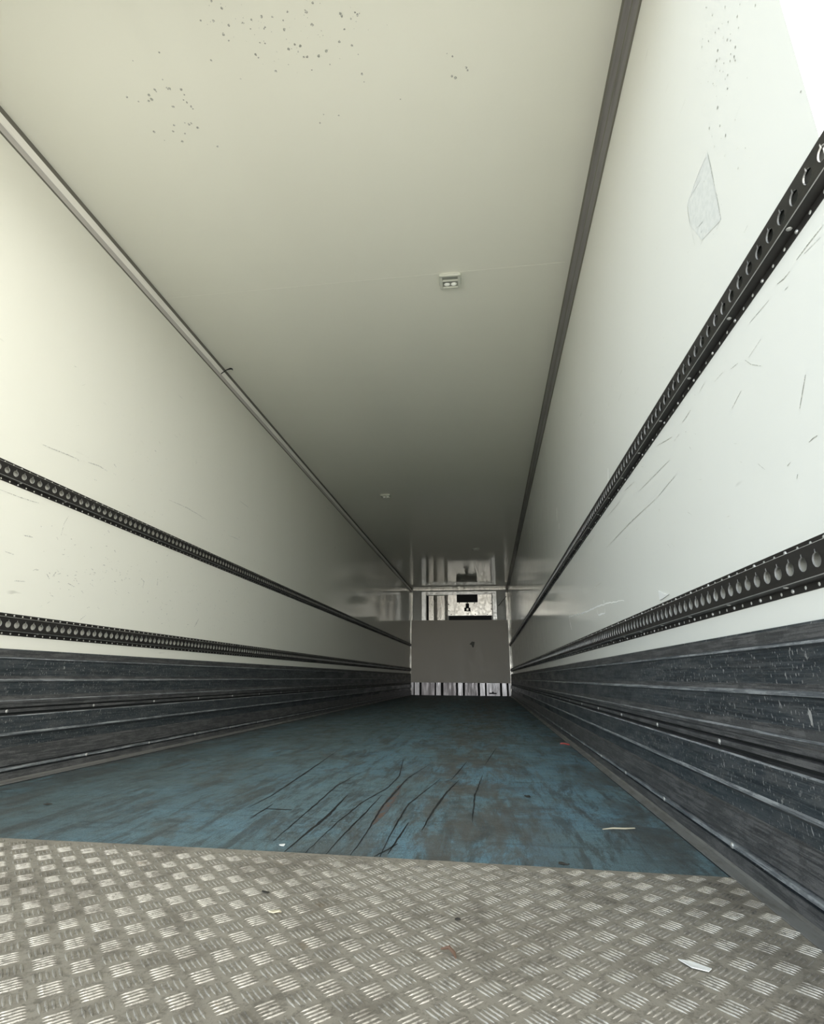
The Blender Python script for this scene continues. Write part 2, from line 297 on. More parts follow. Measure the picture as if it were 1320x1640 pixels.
LSC= [(0.8, [(1.768, 1.107), (1.855, 1.108), (1.961, 1.113)]), (1, [(2.878, 1.433), (3.085, 1.447), (3.339, 1.441)]), (1, [(2.186, 1.397), (2.256, 1.407), (2.325, 1.404)]), (0.7, [(2.135, 1.108), (2.119, 1.065), (2.116, 1.011)]), (1.2, [(1.924, 0.96), (1.947, 0.962), (1.971, 0.963)]), (1.2, [(1.925, 0.769), (1.98, 0.776)]), (1, [(3.796, 1.729), (3.967, 1.726)]), (1.5, [(3.351, 0.714), (3.374, 0.738), (3.396, 0.77)]), (1, [(2.329, 0.654), (2.36, 0.679)]), (1.2, [(2.881, 0.948), (2.887, 0.908)]), (1.4, [(2.731, 0.921), (2.759, 0.911), (2.758, 0.872)]), (1, [(2.363, 1.46), (2.381, 1.449)]), (0.8, [(1.905, 1.367), (1.995, 1.374), (2.119, 1.387)]), (0.8, [(2.4, 1.115), (2.417, 1.104)]), (1, [(2.208, 0.807), (2.254, 0.799)]), (1, [(2.082, 0.826), (2.1, 0.809)]), (1, [(2.116, 0.822), (2.129, 0.845)]), (0.8, [(1.852, 0.876), (1.897, 0.872)]), (0.8, [(3.673, 1.417), (3.866, 1.43)]), (1, [(2.477, 1.025), (2.49, 1.016)]), (1.2, [(2.639, 0.831), (2.651, 0.828)]), (1.2, [(2.12, 1.384), (2.127, 1.38)]), (1.2, [(2.67, 1.672), (2.684, 1.669)])]
FCR= [(3, [(1.449, 3.01), (1.508, 2.503), (1.504, 2.239), (1.465, 1.999), (1.45, 1.713), (1.45, 1.426)]), (3, [(1.507, 2.116), (1.506, 1.853), (1.501, 1.583), (1.503, 1.404)]), (3.5, [(1.603, 2.858), (1.552, 2.479), (1.547, 2.328), (1.542, 1.933), (1.558, 1.618), (1.562, 1.424)]), (3, [(1.688, 2.472), (1.622, 1.986), (1.624, 1.656), (1.632, 1.425)]), (5, [(1.385, 2.095), (1.401, 1.801), (1.4, 1.646), (1.397, 1.427)]), (4, [(1.118, 1.859), (1.123, 2.025), (1.092, 2.459), (1.029, 3.246)]), (3, [(1.182, 1.714), (1.179, 1.908)]), (3, [(1.324, 2.572), (1.301, 2.256), (1.32, 1.894), (1.338, 1.507)]), (4, [(1.766, 2.456), (1.732, 2.18), (1.712, 1.889), (1.704, 1.67)]), (3, [(1.656, 1.748), (1.647, 1.448)]), (3, [(1.863, 2.603), (1.839, 2.152), (1.84, 1.779)]), (5, [(1.18, 1.84), (1.268, 1.841)]), (3, [(1.659, 1.537), (1.62, 1.423)]), (3, [(1.78, 2.98), (1.734, 2.45)]), (3, [(1.934, 3.553), (1.873, 2.91)])]
BROWN= [(1.547, 2.345), (1.536, 2.298), (1.537, 2.054), (1.539, 1.859), (1.557, 1.687), (1.564, 1.732), (1.572, 1.865), (1.564, 2.15)]

W, H, Y0, Y1 = 2.46, 2.60, 0.73, 13.75
E_ = 0.0007

# ---------------------------------------------------------------- structure
g = G(); g.box(-60, 60, -80, 60, -1.40, -1.35)
tag(g.build('ground', GROUND_M), 'concrete yard beneath the trailer', kind='structure')

g = G(); g.box(-0.07, 0, Y0, 14.1, -0.08, H+0.0)
t3 = lambda y, z: (E_, y, z)
for w_, pts in LSC: stroke(g, t3, pts, w_*0.0055, 1, .001)
for i in range(260):
    y = random.triangular(1.9, 5.5, 2.2); z = random.gauss(0.87, .12)
    if .66 < z < 1.12:
        a = random.gauss(0.0, .5); L = random.uniform(.003, .02); stroke(g, t3, [(y, z), (y+L*math.cos(a), z+L*math.sin(a))], random.uniform(.0015, .0045), 1)
for i in range(110):
    y = random.triangular(1.9, 7, 2.5); z = random.uniform(1.27, 1.9)
    a = random.gauss(0.1, .4); L = random.uniform(.004, .03); stroke(g, t3, [(y, z), (y+L*math.cos(a), z+L*math.sin(a))], random.uniform(.001, .0025), 1)
g.recalc = False
wall_l = tag(g.build('wall_left', [WALL_L, SCUFF]), kind='structure')

g = G(); g.box(W, W+0.07, Y0, 14.1, -0.08, H)
t3 = lambda y, z: (W-E_, y, z)
for y, z in RWS: blob(g, t3, y, z, random.uniform(.0014, .0036), 1)
for i in range(45):
    blob(g, t3, random.triangular(.85, 1.6, 1.0), random.uniform(1.35, 2.2), random.uniform(.0006, .0018), 1)
for w_, pts in RSC: stroke(g, t3, pts, w_*0.0022*(max(1, pts[0][0]/1.3)), 1, .0006)
for w_, pts in RWHITE: stroke(g, t3, pts, w_*0.007, 2, .002)
g.add([t3(*p) for p in [(1.051, 1.611), (1.052, 1.406), (1.153, 1.445), (1.195, 1.534), (1.189, 1.605)]], [(0, 1, 2, 3, 4)], 3)
for i in range(60):
    y = random.triangular(.95, 4.0, 1.3); z = random.choice((random.uniform(.7, 1.12), random.uniform(.7, 1.12), random.uniform(1.3, 1.9)))
    a = random.gauss(0.35, .35); L = random.uniform(.004, .035); stroke(g, t3, [(y, z), (y+L*math.cos(a), z+L*math.sin(a))], random.uniform(.0006, .0016), 1)
g.recalc = False
wall_r = tag(g.build('wall_right', [WALL_R, MOULD, SCUFF_L, RESIDUE]), kind='structure')

g = G(); g.box(-0.07, W+0.07, Y0, 14.1, H, H+0.08)
t3 = lambda x, y: (x, y, H-E_)
for x, y in CEIL: blob(g, t3, x, y, random.uniform(.0024, .0062), 1)
for i in range(70): 
    c = random.choice(CEIL[:40]); blob(g, t3, c[0]+random.gauss(0, .06), c[1]+random.gauss(0, .035), random.uniform(.0006, .0018), 1)
g.box(0.02, W-0.03, 2.500, 2.514, H-0.0006, H+0.001, 0)
g.recalc = False
tag(g.build('ceiling', [CEIL_M, MOULD]), kind='structure')

# floor: blue coated deck with splits and smears
g = G(); g.box(-0.07, W+0.07, 1.413, 14.1, -0.08, 0.0)
t3 = lambda x, y: (x, y, E_)
for w_, pts in FCR: stroke(g, t3, pts, w_*0.0021, 1, .0012)
bx = sum(p[0] for p in BROWN)/len(BROWN); by = sum(p[1] for p in BROWN)/len(BROWN)
g.add([(p[0], p[1], E_*.5) for p in BROWN] + [(bx, by, E_*.5)], [(i, (i+1) % len(BROWN), len(BROWN)) for i in range(len(BROWN))], 2)
for i in range(90):
    x = random.uniform(.1, 2.35); y = random.triangular(1.45, 9, 2.0); L = random.uniform(.01, .06); a = random.gauss(0.0, .5)
    stroke(g, t3, [(x, y), (x+L*math.cos(a), y+L*math.sin(a)*.4)], random.uniform(.001, .004), 1)
g.recalc = False
tag(g.build('floor', [FLOOR_M, SPLIT, BROWN_M]), kind='structure')

# front wall: upper panel, and a recessed return-air duct behind the grille
g = G(); g.box(0, W, Y1, 14.1, 0.31, H)
wf = tag(g.build('wall_front', FRONT_M), kind='structure')
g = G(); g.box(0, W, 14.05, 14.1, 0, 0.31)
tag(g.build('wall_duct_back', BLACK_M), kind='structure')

# ---------------------------------------------------------------- kick profiles (baseboards)
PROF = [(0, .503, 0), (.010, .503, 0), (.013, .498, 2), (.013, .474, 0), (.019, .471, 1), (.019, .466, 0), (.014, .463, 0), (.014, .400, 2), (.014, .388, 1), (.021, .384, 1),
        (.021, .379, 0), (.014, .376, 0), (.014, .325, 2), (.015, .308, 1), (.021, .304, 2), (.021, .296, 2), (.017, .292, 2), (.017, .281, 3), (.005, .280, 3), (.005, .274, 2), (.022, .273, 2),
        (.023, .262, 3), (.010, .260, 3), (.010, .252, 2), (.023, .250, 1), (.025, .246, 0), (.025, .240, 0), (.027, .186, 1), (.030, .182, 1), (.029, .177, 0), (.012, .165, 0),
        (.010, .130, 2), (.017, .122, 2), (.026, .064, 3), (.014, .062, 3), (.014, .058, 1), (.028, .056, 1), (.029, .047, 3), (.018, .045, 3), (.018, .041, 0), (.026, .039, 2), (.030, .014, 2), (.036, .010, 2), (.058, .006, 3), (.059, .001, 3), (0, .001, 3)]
def kick(name, mirror):
    g = G(); N = 14
    ys = [Y0+.001 + (Y1-.06-Y0)*(i/N)**1.5 for i in range(N+1)]
    n = len(PROF)
    vs = []
    for y in ys:
        for e, z, _ in PROF: vs.append(((W-e) if mirror else e, y, z))
    for i in range(N):
        for k in range(n-1):
            q = (i*n+k, i*n+k+1, (i+1)*n+k+1, (i+1)*n+k)
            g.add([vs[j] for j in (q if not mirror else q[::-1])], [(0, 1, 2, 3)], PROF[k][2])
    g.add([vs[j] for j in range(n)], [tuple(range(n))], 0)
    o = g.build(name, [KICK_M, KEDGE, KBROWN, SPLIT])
    for m_i in (): pass
    return tag(o, kind='structure')
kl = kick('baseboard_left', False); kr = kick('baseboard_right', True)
# the flat foot of each profile is a dirty floor angle
def foot(mirror, parent):
    g = G()
    x = lambda e: W-e if mirror else e
    vs = [(x(.0305), Y0+.001, .0145), (x(.0365), Y0+.001, .0108), (x(.0585), Y0+.001, .0068), (x(.0585), Y0+.001, .002)]
    vs2 = [(a, Y1-.06, c) for a, b, c in vs]
    g.add(vs+vs2, [(0, 1, 5, 4), (1, 2, 6, 5), (2, 3, 7, 6), (0, 1, 2, 3), (4, 5, 6, 7)])
    g.build('floor_angle', LEDGE_M, parent)
foot(False, kl); foot(True, kr)
def dome(r, h, n=10, rings=3):
    # dome along +x, base at x=0
    vs = []; fs = []
    for i in range(rings):
        a = math.pi/2*i/rings
        for k in range(n): vs.append((h*math.sin(a), r*math.cos(a)*math.cos(2*math.pi*k/n), r*math.cos(a)*math.sin(2*math.pi*k/n)))
    vs.append((h, 0, 0))
    for i in range(rings-1):
        for k in range(n): fs.append((i*n+k, i*n+(k+1) % n, (i+1)*n+(k+1) % n, (i+1)*n+k))
    for k in range(n): fs.append(((rings-1)*n+k, (rings-1)*n+(k+1) % n, rings*n))
    return vs, fs
v_, f_ = dome(.007, .004); screw0 = G().add(v_, f_).build('screw', RIVET_M, kl, smooth=True)
first = True
for side, par, off in ((0, kl, 2.005), (1, kr, 1.455)):
    for i in range(22):
        y = off + .49*i - (.49*1 if side == 0 else .49)
        if not (Y0 < y < Y1-.2): continue
        for z, e in ((.267, .0215), (.051, .028)):
            o = screw0 if first else screw0.copy()
            if not first: COL.objects.link(o)
            first = False
            o.parent = par; o.location = (e if side == 0 else W-e, y, z); o.rotation_euler = (0, 0, 0 if side == 0 else math.pi)

# ---------------------------------------------------------------- cove trims and corner posts
def extr_y(name, prof, mats, y0, y1, mirror=False):
    g = G(); n = len(prof)
    a = [((W-p[0]) if mirror else p[0], y0, p[1]) for p in prof]; b = [(q[0], y1, q[2]) for q in a]
    g.add(a, [tuple(range(n))], 0); g.add(b, [tuple(range(n))], 0)
    for k in range(n):
        j = (k+1) % n
        g.add([a[k], a[j], b[j], b[k]], [(0, 1, 2, 3)], prof[k][2])
    return tag(g.build(name, mats), kind='structure')
extr_y('trim_1', [(0, 2.514, 1), (.004, 2.514, 1), (.006, 2.518, 2), (.009, 2.538, 2), (.012, 2.543, 0), (.019, 2.578, 1), (.020, 2.590, 1), (.023, H-.0005, 1), (0, H-.0005, 0)], [TRIM_L, TRIM_SEAL, TRIM_G], Y0+.002, Y1)
extr_y('trim_2', [(0, 2.486, 1), (.004, 2.486, 1), (.006, 2.492, 0), (.014, 2.530, 0), (.016, 2.534, 1), (.018, 2.540, 0), (.030, 2.588, 1), (.033, 2.594, 1), (.036, H-.0005, 1), (0, H-.0005, 0)], [TRIM_R, TRIM_SEAL], Y0+.002, Y1, True)
g = G(); g.box(.001, .045, Y1-.045, Y1+.001, .006, 2.51); g.box(.001, .02, Y1-.07, Y1-.045, .31, 2.51, 0); tag(g.build('trim_3', POST_M, bevel=.004), kind='structure')
g = G(); g.box(W-.060, W-.001, Y1-.045, Y1+.001, .006, 2.48); g.box(W-.03, W-.001, Y1-.10, Y1-.045, .31, 2.48, 0); tag(g.build('trim_4', POST_M, bevel=.004), kind='structure')
g = G(); g.box(.04, W-.05, Y1-.03, Y1+.001, H-.05, H-.001); g.box(.04, W-.05, Y1-.033, Y1-.029, H-.058, H-.048, 1)
tag(g.build('trim_5', [POST_M, TRIM_SEAL]), kind='structure')

# unseen header beam, added above the doorway to shade the upper walls
g = G(); g.box(-.07, W+.07, Y0-.10, Y0-.001, 2.33, H+.08)
tag(g.build('shade_header', POST_M, bevel=.006), kind='structure')

# ---------------------------------------------------------------- perforated load rails
PITCH = 0.0410
NC = 317
L_RAIL = PITCH*NC
def rail_mesh():
    # local: runs +y from 0, wall plane x=0, stands off towards +x, z up, centred on z=0
    g = G(); HF, HH, X, T = .026, .0425, .021, .003
    def rim(hole, side_pts, xf, xb, mf, mr):
        n = len(hole)
        vs = [(xf, a, b) for a, b in hole] + [(xf, a, b) for a, b in side_pts] + [(xb, a, b) for a, b in hole]
        fs = [(k, (k+1) % n, n+(k+1) % n, n+k) for k in range(n)]
        g.add(vs, fs, mf)
        g.add([vs[k] for k in range(n)]+[vs[2*n+k] for k in range(n)], [(k, n+k, n+(k+1) % n, (k+1) % n) for k in range(n)], mr)
    def hole_pts(cy, cz, degs, r, notch):
        return [(cy+(r+(.0055 if (notch and 85 < d < 95) else 0))*math.cos(math.radians(d)), cz+(r+(.0055 if (notch and 85 < d < 95) else 0))*math.sin(math.radians(d))) for d in degs]
    def rect_pts(degs, cy, cz, y0, y1, z0, z1):
        out = []
        for d in degs:
            c, s_ = math.cos(math.radians(d)), math.sin(math.radians(d)); t = 1e9
            if c > 1e-6: t = min(t, (y1-cy)/c)
            if c < -1e-6: t = min(t, (y0-cy)/c)
            if s_ > 1e-6: t = min(t, (z1-cz)/s_)
            if s_ < -1e-6: t = min(t, (z0-cz)/s_)
            out.append((cy+c*t, cz+s_*t))
        return out
    def with_corners(degs, hy, up, dn):
        a, b = math.degrees(math.atan2(up, hy)), math.degrees(math.atan2(dn, hy))
        cs = [a, 180-a, 180+b, 360-b]
        return sorted([d for d in degs if all(abs(d-c) > 5 for c in cs)] + cs)
    for i in range(NC):
        y0, y1 = i*PITCH, (i+1)*PITCH; cy = (y0+y1)/2; cz = -.002
        dg = with_corners([0, 20, 38, 66, 82, 86, 94, 98, 114, 142, 160, 180, 203, 245, 270, 295, 337], PITCH/2, HF-cz, HF+cz)
        rim(hole_pts(cy, cz, dg, .0125, True), rect_pts(dg, cy, cz, y0, y1, -HF, HF), X, X-T, 0, 1)
        for s_ in (-1, 1):
            zc = s_*.0355; za, zb = sorted((s_*.0300, s_*HH))
            if i % 3 == 1: g.add([(.0016, y0, za), (.0016, y1, za), (.0016, y1, zb), (.0016, y0, zb)], [(0, 1, 2, 3)], 0); continue
            dg = with_corners([0, 45, 90, 135, 180, 225, 270, 315], PITCH/2, zb-zc, zc-za)
            rim(hole_pts(cy, zc, dg, .0037, False), rect_pts(dg, cy, zc, y0, y1, za, zb), .0016, .0009, 0, 1)
    for s_ in (-1, 1):
        # web between face and flange, and edges; a thin worn line where the face folds
        for (xa, za, xb, zb, mi) in ((X, HF, X-.0012, HF+.0014, 1), (X-.0012, HF+.0014, .005, .0295, 0), (.005, .0295, .0016, .030, 0), (.0016, HH, .0, HH, 0)):
            g.add([(xa, 0, s_*za), (xa, L_RAIL, s_*za), (xb, L_RAIL, s_*zb), (xb, 0, s_*zb)], [(0, 1, 2, 3)], mi)
    # end caps of the hat section
    for y in (0, L_RAIL): 
        for s_ in (-1, 1): g.add([(0, y, s_*HH), (.0016, y, s_*HH), (.0016, y, s_*.03), (0, y, s_*.03)], [(0, 1, 2, 3)], 0)
    g.recalc = False
    return g
rail_body0 = None
v_, f_ = dome(.0044, .0030, 10, 3); riv_bm = G().add(v_, f_)
v_, f_ = dome(.0042, .0028, 8, 2)
riv0 = None
RG = 'black perforated load rails along the side walls'
riv_more = None
bolt_rail0 = None
def make_rail(label, x, z, right, start):
    global rail_body0, riv0, riv_more, bolt_rail0
    root = empty('load_rail', (x, start if not right else start+L_RAIL, z), 0 if not right else math.pi)
    tag(root, label, 'load rail', RG)
    if rail_body0 is None:
        rail_body0 = rail_mesh().build('perforated_channel', [RAIL_M, RIM_M], root); o = rail_body0
        riv0 = riv_bm.build('rivet', RIVET_M, root, smooth=True); r_first = True
    else:
        o = rail_body0.copy(); COL.objects.link(o); o.parent = root; r_first = False
    idx = [i for i in range(NC) if i % 3 == 1]
    if right: idx = idx[::-1]
    # the fifty rivet pairs nearest the doorway are parts, the rest one part
    for i in idx[:50]:
        for s_ in (-1, 1):
            if r_first: r = riv0; r_first = False
            else: r = riv0.copy(); COL.objects.link(r); r.parent = root
            r.location = (.0014, (i+.5)*PITCH, s_*.0355)
    for i in idx[1:50:2]:   # bolt heads on the lower fold
        if bolt_rail0 is None: b = bolt_rail0 = G().add(*dome(.0050, .0022, 10, 3)).build('bolt', RIVET_M, root, smooth=True)
        else: b = bolt_rail0.copy(); COL.objects.link(b); b.parent = root
        b.location = (.0125, (i+.5)*PITCH, -.0284); b.rotation_euler = (0, math.radians(80), 0)
    key = 'R' if right else 'L'
    if riv_more is None: riv_more = {}
    if key not in riv_more:
        gg = G()
        for i in idx[50:]:
            for s_ in (-1, 1): gg.add([(a+.0014, b+(i+.5)*PITCH, c+s_*.0355) for a, b, c in v_], f_)
        riv_more[key] = gg.build('far_rivets', RIVET_M, root); tag(riv_more[key], kind='stuff')
    else:
        q = riv_more[key].copy(); COL.objects.link(q); q.parent = root
    return root
make_rail('upper black perforated load rail on the left wall, below the pale cove', 0.0, 1.1885, False, .6726)
make_rail('lower black perforated load rail on the left wall, just above the dark kick profile', 0.0, .597, False, .6726)
make_rail('upper black perforated load rail on the right wall, rising steeply towards the bright doorway corner', W, 1.1885, True, .6857)
make_rail('lower black perforated load rail on the right wall, just above the dark kick profile', W, .597, True, .674)

# ---------------------------------------------------------------- tread plate
g = G(); g.recalc = False
TX0, TX1, TY0, TY1 = .059, W-.059, Y0-.03, 1.412
fr = [(x, TY1 + .006*math.cos((x-1.3)*2.6) - .004) for x in [TX0+(TX1-TX0)*i/12 for i in range(13)]]
n = len(fr)
top = [(x, TY0, .0035) for x, _ in fr] + [(x, y, .0035) for x, y in fr]
g.add(top, [(i, i+1, n+i+1, n+i) for i in range(n-1)], 0)
g.add([(x, y, .0035) for x, y in fr]+[(x, y, -.001) for x, y in fr], [(i, i+1, n+i+1, n+i) for i in range(n-1)], 0)
g.add([(x, TY0, .0035) for x, y in fr]+[(x, TY0, -.08) for x, y in fr], [(i, i+1, n+i+1, n+i) for i in range(n-1)], 0)
g.box(TX0, TX1, TY0+.001, TY1-.02, -.08, .003, 0)
PX, PY = .0615, .0607
def bar(cx, cy, ang):
    c, s_ = math.cos(ang), math.sin(ang)
    prof = [(-.0155, 0), (-.0090, .0016), (0, .0022), (.0090, .0016), (.0155, 0)]
    vs = []
    for t, hw in prof: 
        for k, zz in ((-1, .0036), (-.50, .0036+.0014*(hw > 0)), (.50, .0036+.0014*(hw > 0)), (1, .0036)):
            u_, v__ = t, hw*k
            if hw == 0: v__ = .0004*k
            vs.append((cx+u_*c-v__*s_, cy+u_*s_+v__*c, zz))
    fs = []; mi = []
    for i in range(4):
        for k in range(3): g.add([vs[i*4+k], vs[(i+1)*4+k], vs[(i+1)*4+k+1], vs[i*4+k+1]][::-1], [(0, 1, 2, 3)], 2 if k == 1 else 1)
for a in range(-24, 24):
    for b in range(-4, 11):
        for half, ang in ((0, math.pi/4), (.5, -math.pi/4)):
            cx = 1.306+(a+half)*PX; cy = .861+(b+half)*PY
            if not (TX0+.016 < cx < TX1-.016 and TY0+.02 < cy < TY1-.018): continue
            for k in range(-2, 3):
                bar(cx - math.sin(ang)*k*.0078, cy + math.cos(ang)*k*.0078, ang)
tp = g.build('tread_plate', [TREAD_M, BAR_M, BARSIDE_M])
tag(tp, 'dirty aluminium chequer plate with raised five-bar pattern across the floor at the doorway', 'tread plate')

# ---------------------------------------------------------------- ceiling lamps
CLEAR = MT('lamp_clear_plastic', (0.62, 0.63, 0.55, 1), 0.22).m
LAMP_IN = MT('lamp_recess', (0.30, 0.31, 0.27, 1), 0.45).m
BULB = MT('lamp_bulb_glass', (0.95, 0.96, 0.90, 1), 0.12).m
def rbox(g, x0, x1, y0, y1, z0, z1, r, mi=0, n=4):
    # box with rounded vertical edges, slightly drafted towards z0
    def ring(z, ins):
        out = []
        for cx, cy, a0 in ((x1-r, y1-r, 0), (x0+r, y1-r, 90), (x0+r, y0+r, 180), (x1-r, y0+r, 270)):
            for k in range(n+1):
                a = math.radians(a0+90*k/n); out.append((cx+(r-ins)*math.cos(a), cy+(r-ins)*math.sin(a), z))
        return out
    A, B, C_ = ring(z1, 0), ring(z0+.003, .001), ring(z0, .005); m_ = len(A)
    vs = A+B+C_; fs = [(k, (k+1) % m_, m_+(k+1) % m_, m_+k) for k in range(m_)]+[(m_+k, m_+(k+1) % m_, 2*m_+(k+1) % m_, 2*m_+k) for k in range(m_)]
    fs += [tuple(range(m_)), tuple(2*m_+k for k in range(m_))]
    g.add(vs, fs, mi)
def make_lamp():
    root = empty('ceiling_lamp', (0, 0, H))
    g = G()   # housing: rim and cross rail around two openings
    rbox(g, -.064, .064, -.056, .056, -.008, -.0005, .02)
    for b in ((-.060, .060, .042, .053), (-.060, .060, -.053, -.043), (-.060, -.044, -.05, .05), (.044, .060, -.05, .05), (-.046, .046, .004, .012)):
        g.box(b[0], b[1], b[2], b[3], -.018, -.007)
    g.build('lamp_housing', CLEAR, root, bevel=.003)
    g = G(); g.box(-.043, .043, -.043, .003, -.0095, -.0075); g.build('bulb_tray', LAMP_IN, root)
    g = G(); g.box(-.043, .043, .014, .042, -.0110, -.0075); g.build('switch_window', LAMP_IN, root, bevel=.002)
    for s_ in (-1, 1):
        vv, ff = dome(.014, .010, 12, 4)
        g = G(); g.add([(b*1.25+s_*.020, c-.026, -a-.009) for a, b, c in vv], ff); g.build('bulb', BULB, root, smooth=True)
    return root
lamp = make_lamp()
LG = 'interior lamps on the trailer ceiling'
def copy_tree(o, parent=None):
    c = o.copy(); COL.objects.link(c); c.parent = parent
    for ch in list(o.children): copy_tree(ch, c)
    return c
lamp.location = (1.758, 2.557, H); lamp.rotation_euler = (0, 0, math.pi+.02); tag(lamp, 'largest-looking clear twin-bulb lamp on the ceiling, beside the cross seam nearest the doorway', 'ceiling lamp', LG)
l2 = copy_tree(lamp); l2.location = (.695, 6.287, H); l2['label'] = 'small clear ceiling lamp on the left side, halfway along the trailer'
l3 = copy_tree(lamp); l3.location = (1.756, 9.34, H); l3['label'] = 'farthest clear ceiling lamp, on the right side near the front wall'

# ---------------------------------------------------------------- bulkhead board and return-air grille
g = G(); g.box(.022, W-.032, 13.655, 13.685, .297, 1.793)
t3 = lambda x, z: (x, 13.655-E_, z)
def poly(pts, mi): g.add([t3(*p) for p in pts], [tuple(range(len(pts)))], mi)
poly([(1.47, 1.20), (1.53, 1.27), (1.60, 1.26), (1.59, 1.20), (1.57, 1.13), (1.54, 1.13), (1.52, 1.19)], 1)
poly([(1.62, 1.045), (1.64, 1.06), (1.65, 1.035), (1.63, 1.03)], 2)
for i in range(26): blob(g, t3, random.uniform(.1, 2.3), random.uniform(.35, 1.7), random.uniform(.005, .016), 3)
for i in range(14):
    x, z = random.uniform(.2, 2.2), random.uniform(.5, 1.7); stroke(g, t3, [(x, z), (x+random.uniform(-.12, .12), z+random.uniform(-.05, .05))], .006, 3, .002)
g.recalc = False
MARK = MT('board_damage', (.16, .15, .13, 1), .7).m; MARKW = MT('board_chip', (.72, .70, .66, 1), .6).m; MARKF = MT('board_faint_mark', (.60, .57, .50, 1), .6).m
tag(g.build('bulkhead_board', [BULK_M, MARK, MARKW, MARKF]), 'large grey-beige board across the lower half of the front wall', 'bulkhead board')

gr = empty('return_air_grille', (0, 13.67, 0))
tag(gr, 'row of metal uprights with dark gaps under the grey bulkhead board', 'air grille')
edges = [.083, .113, .228, .281, .600, .641, .752, .815, 1.121, 1.171, 1.281, 1.336, 1.645, 1.700, 1.815, 1.858, 2.174, 2.225, 2.333, 2.382]
spans = [(.03, .083)] + [(edges[i], edges[i+1]) for i in range(1, len(edges)-1, 2)] + [(2.382, 2.425)]
for a, b in spans:
    wide = b-a > .2; g = G()
    if wide: g.box(a, b, .01, .018, .002, .296); g.box(a, a+.006, -.002, .01, .002, .296); g.box(b-.006, b, -.002, .01, .002, .296)
    else:
        k = 3; st = (b-a)/k
        for q in range(k):
            y = -.012 if q % 2 == 0 else .012
            g.box(a+q*st, a+(q+1)*st, y, y+.006, .002, .296)
    o = g.build('upright', GRILLE_B if (not wide or a > 1.85) else GRILLE_M, gr)
g = G(); g.box(2.0-.09, 2.0+.09, .0, .0095, .045, .075); g.box(1.985, 2.02, .0, .0095, .07, .10); g.build('drain_handle', BLACK_M, gr)

# ---------------------------------------------------------------- refrigeration unit in the front wall
ru = empty('refrigeration_unit', (0, Y1, 0))
tag(ru, 'refrigeration unit with pale metal cover plate and dark air slots above the bulkhead board', 'refrigeration unit')
g = G(); g.box(.274, .387, -.05, 0, .5, 2.52); g.build('frame_upright', FRAME_M, ru, bevel=.004)
g = G(); g.box(2.068, 2.175, -.05, 0, .5, 2.52); g.build('frame_upright', FRAME_M, ru, bevel=.004)
g = G(); g.box(.387, 2.068, -.05, 0, 2.435, 2.52); g.build('frame_header', FRAME_M, ru, bevel=.004)
g = G(); g.box(.40, .45, -.006, -.001, .5, 2.42); g.build('shadow_gap', BLACK_M, ru)
g = G(); g.box(.45, .585, -.015, -.001, .5, 2.425); g.box(.455, .47, -.022, -.013, .5, 2.42); g.build('side_sheet', SHEET_M, ru, bevel=.002)
g = G(); g.box(.585, .600, -.008, -.001, .5, 2.43); g.build('seal_strip', BLACK_M, ru)
g = G()   # creased middle sheet
cr = [(.600, -.012), (.64, -.024), (.67, -.012), (.78, -.016), (.86, -.008), (.94, -.026)]
for i in range(len(cr)-1):
    g.add([(cr[i][0], cr[i][1], .5), (cr[i+1][0], cr[i+1][1], .5), (cr[i+1][0], cr[i+1][1], 2.425), (cr[i][0], cr[i][1], 2.425)], [(0, 1, 2, 3)])
o = g.build('middle_sheet', SHEET_M, ru); sm = o.modifiers.new('thick', 'SOLIDIFY'); sm.thickness = .003
g = G(); g.box(.965, 2.035, -.04, -.002, 1.0, 2.43); g.build('dark_backing', BLACK_M, ru)  # black box painted in for the darkness behind the cover plate
g = G()   # cover plate with a notch for the air outlet
cx0, cx1, cz0, cz1, ox0, ox1, oz = .951, 2.050, 1.905, 2.43, 1.188, 1.689, 2.238
g.box(cx0, ox0, -.085, -.080, cz0, cz1); g.box(ox1, cx1, -.085, -.080, cz0, cz1); g.box(ox0, ox1, -.085, -.080, cz0, oz)
g.box(cx0, cx0+.004, -.08, -.002, cz0, cz1); g.box(cx1-.004, cx1, -.08, -.002, cz0, cz1); g.box(cx0, cx1, -.092, -.085, cz0, cz0+.012)
g.build('cover_plate', COVER_M, ru)
g = G(); g.box(ox0-.012, ox1+.012, -.12, -.10, oz-.004, 2.43); g.box(ox0-.012, ox0, -.10, -.086, oz-.004, 2.43); g.box(ox1, ox1+.012, -.10, -.086, oz-.004, 2.43); g.build('air_outlet', BLACK_M, ru)
g = G(); g.box(1.362, 1.514, -.105, -.0855, 2.012, 2.10); g.box(1.398, 1.482, -.105, -.0855, 2.10, 2.205); g.box(1.43, 1.45, -.1, -.0855, 2.205, 2.24); b_ = g.build('latch_bracket', BLACK_M, ru)
g = G(); g.box(1.42, 1.465, -.109, -.1052, 2.03, 2.085); g.build('latch_tongue', SHEET_M, b_)
v_b, f_b = dome(.013, .008, 10, 3)
bm0 = None
for x, z in ((1.03, 1.935), (1.634, 1.937), (1.937, 1.928), (.968, 2.19), (.968, 2.03), (2.035, 2.2), (2.035, 2.06), (1.24, 2.222), (1.62, 2.222)):
    if bm0 is None: bm0 = G().add([(b, -a, c) for a, b, c in v_b], f_b).build('bolt', BLACK_M, ru, smooth=True); o = bm0
    else: o = bm0.copy(); COL.objects.link(o); o.parent = ru
    o.location = (x, -.0855 if z > 1.93 or True else 0, z)

o = tube([(2.425, 13.70, 2.39), (2.36, 13.69, 2.31), (2.30, 13.69, 2.25), (2.25, 13.70, 2.18), (2.20, 13.705, 2.145)], .006, 6).build('cable', BLACK_M, smooth=True)
tag(o, 'short dark cable sagging from the front right corner post to the unit frame', 'cable')

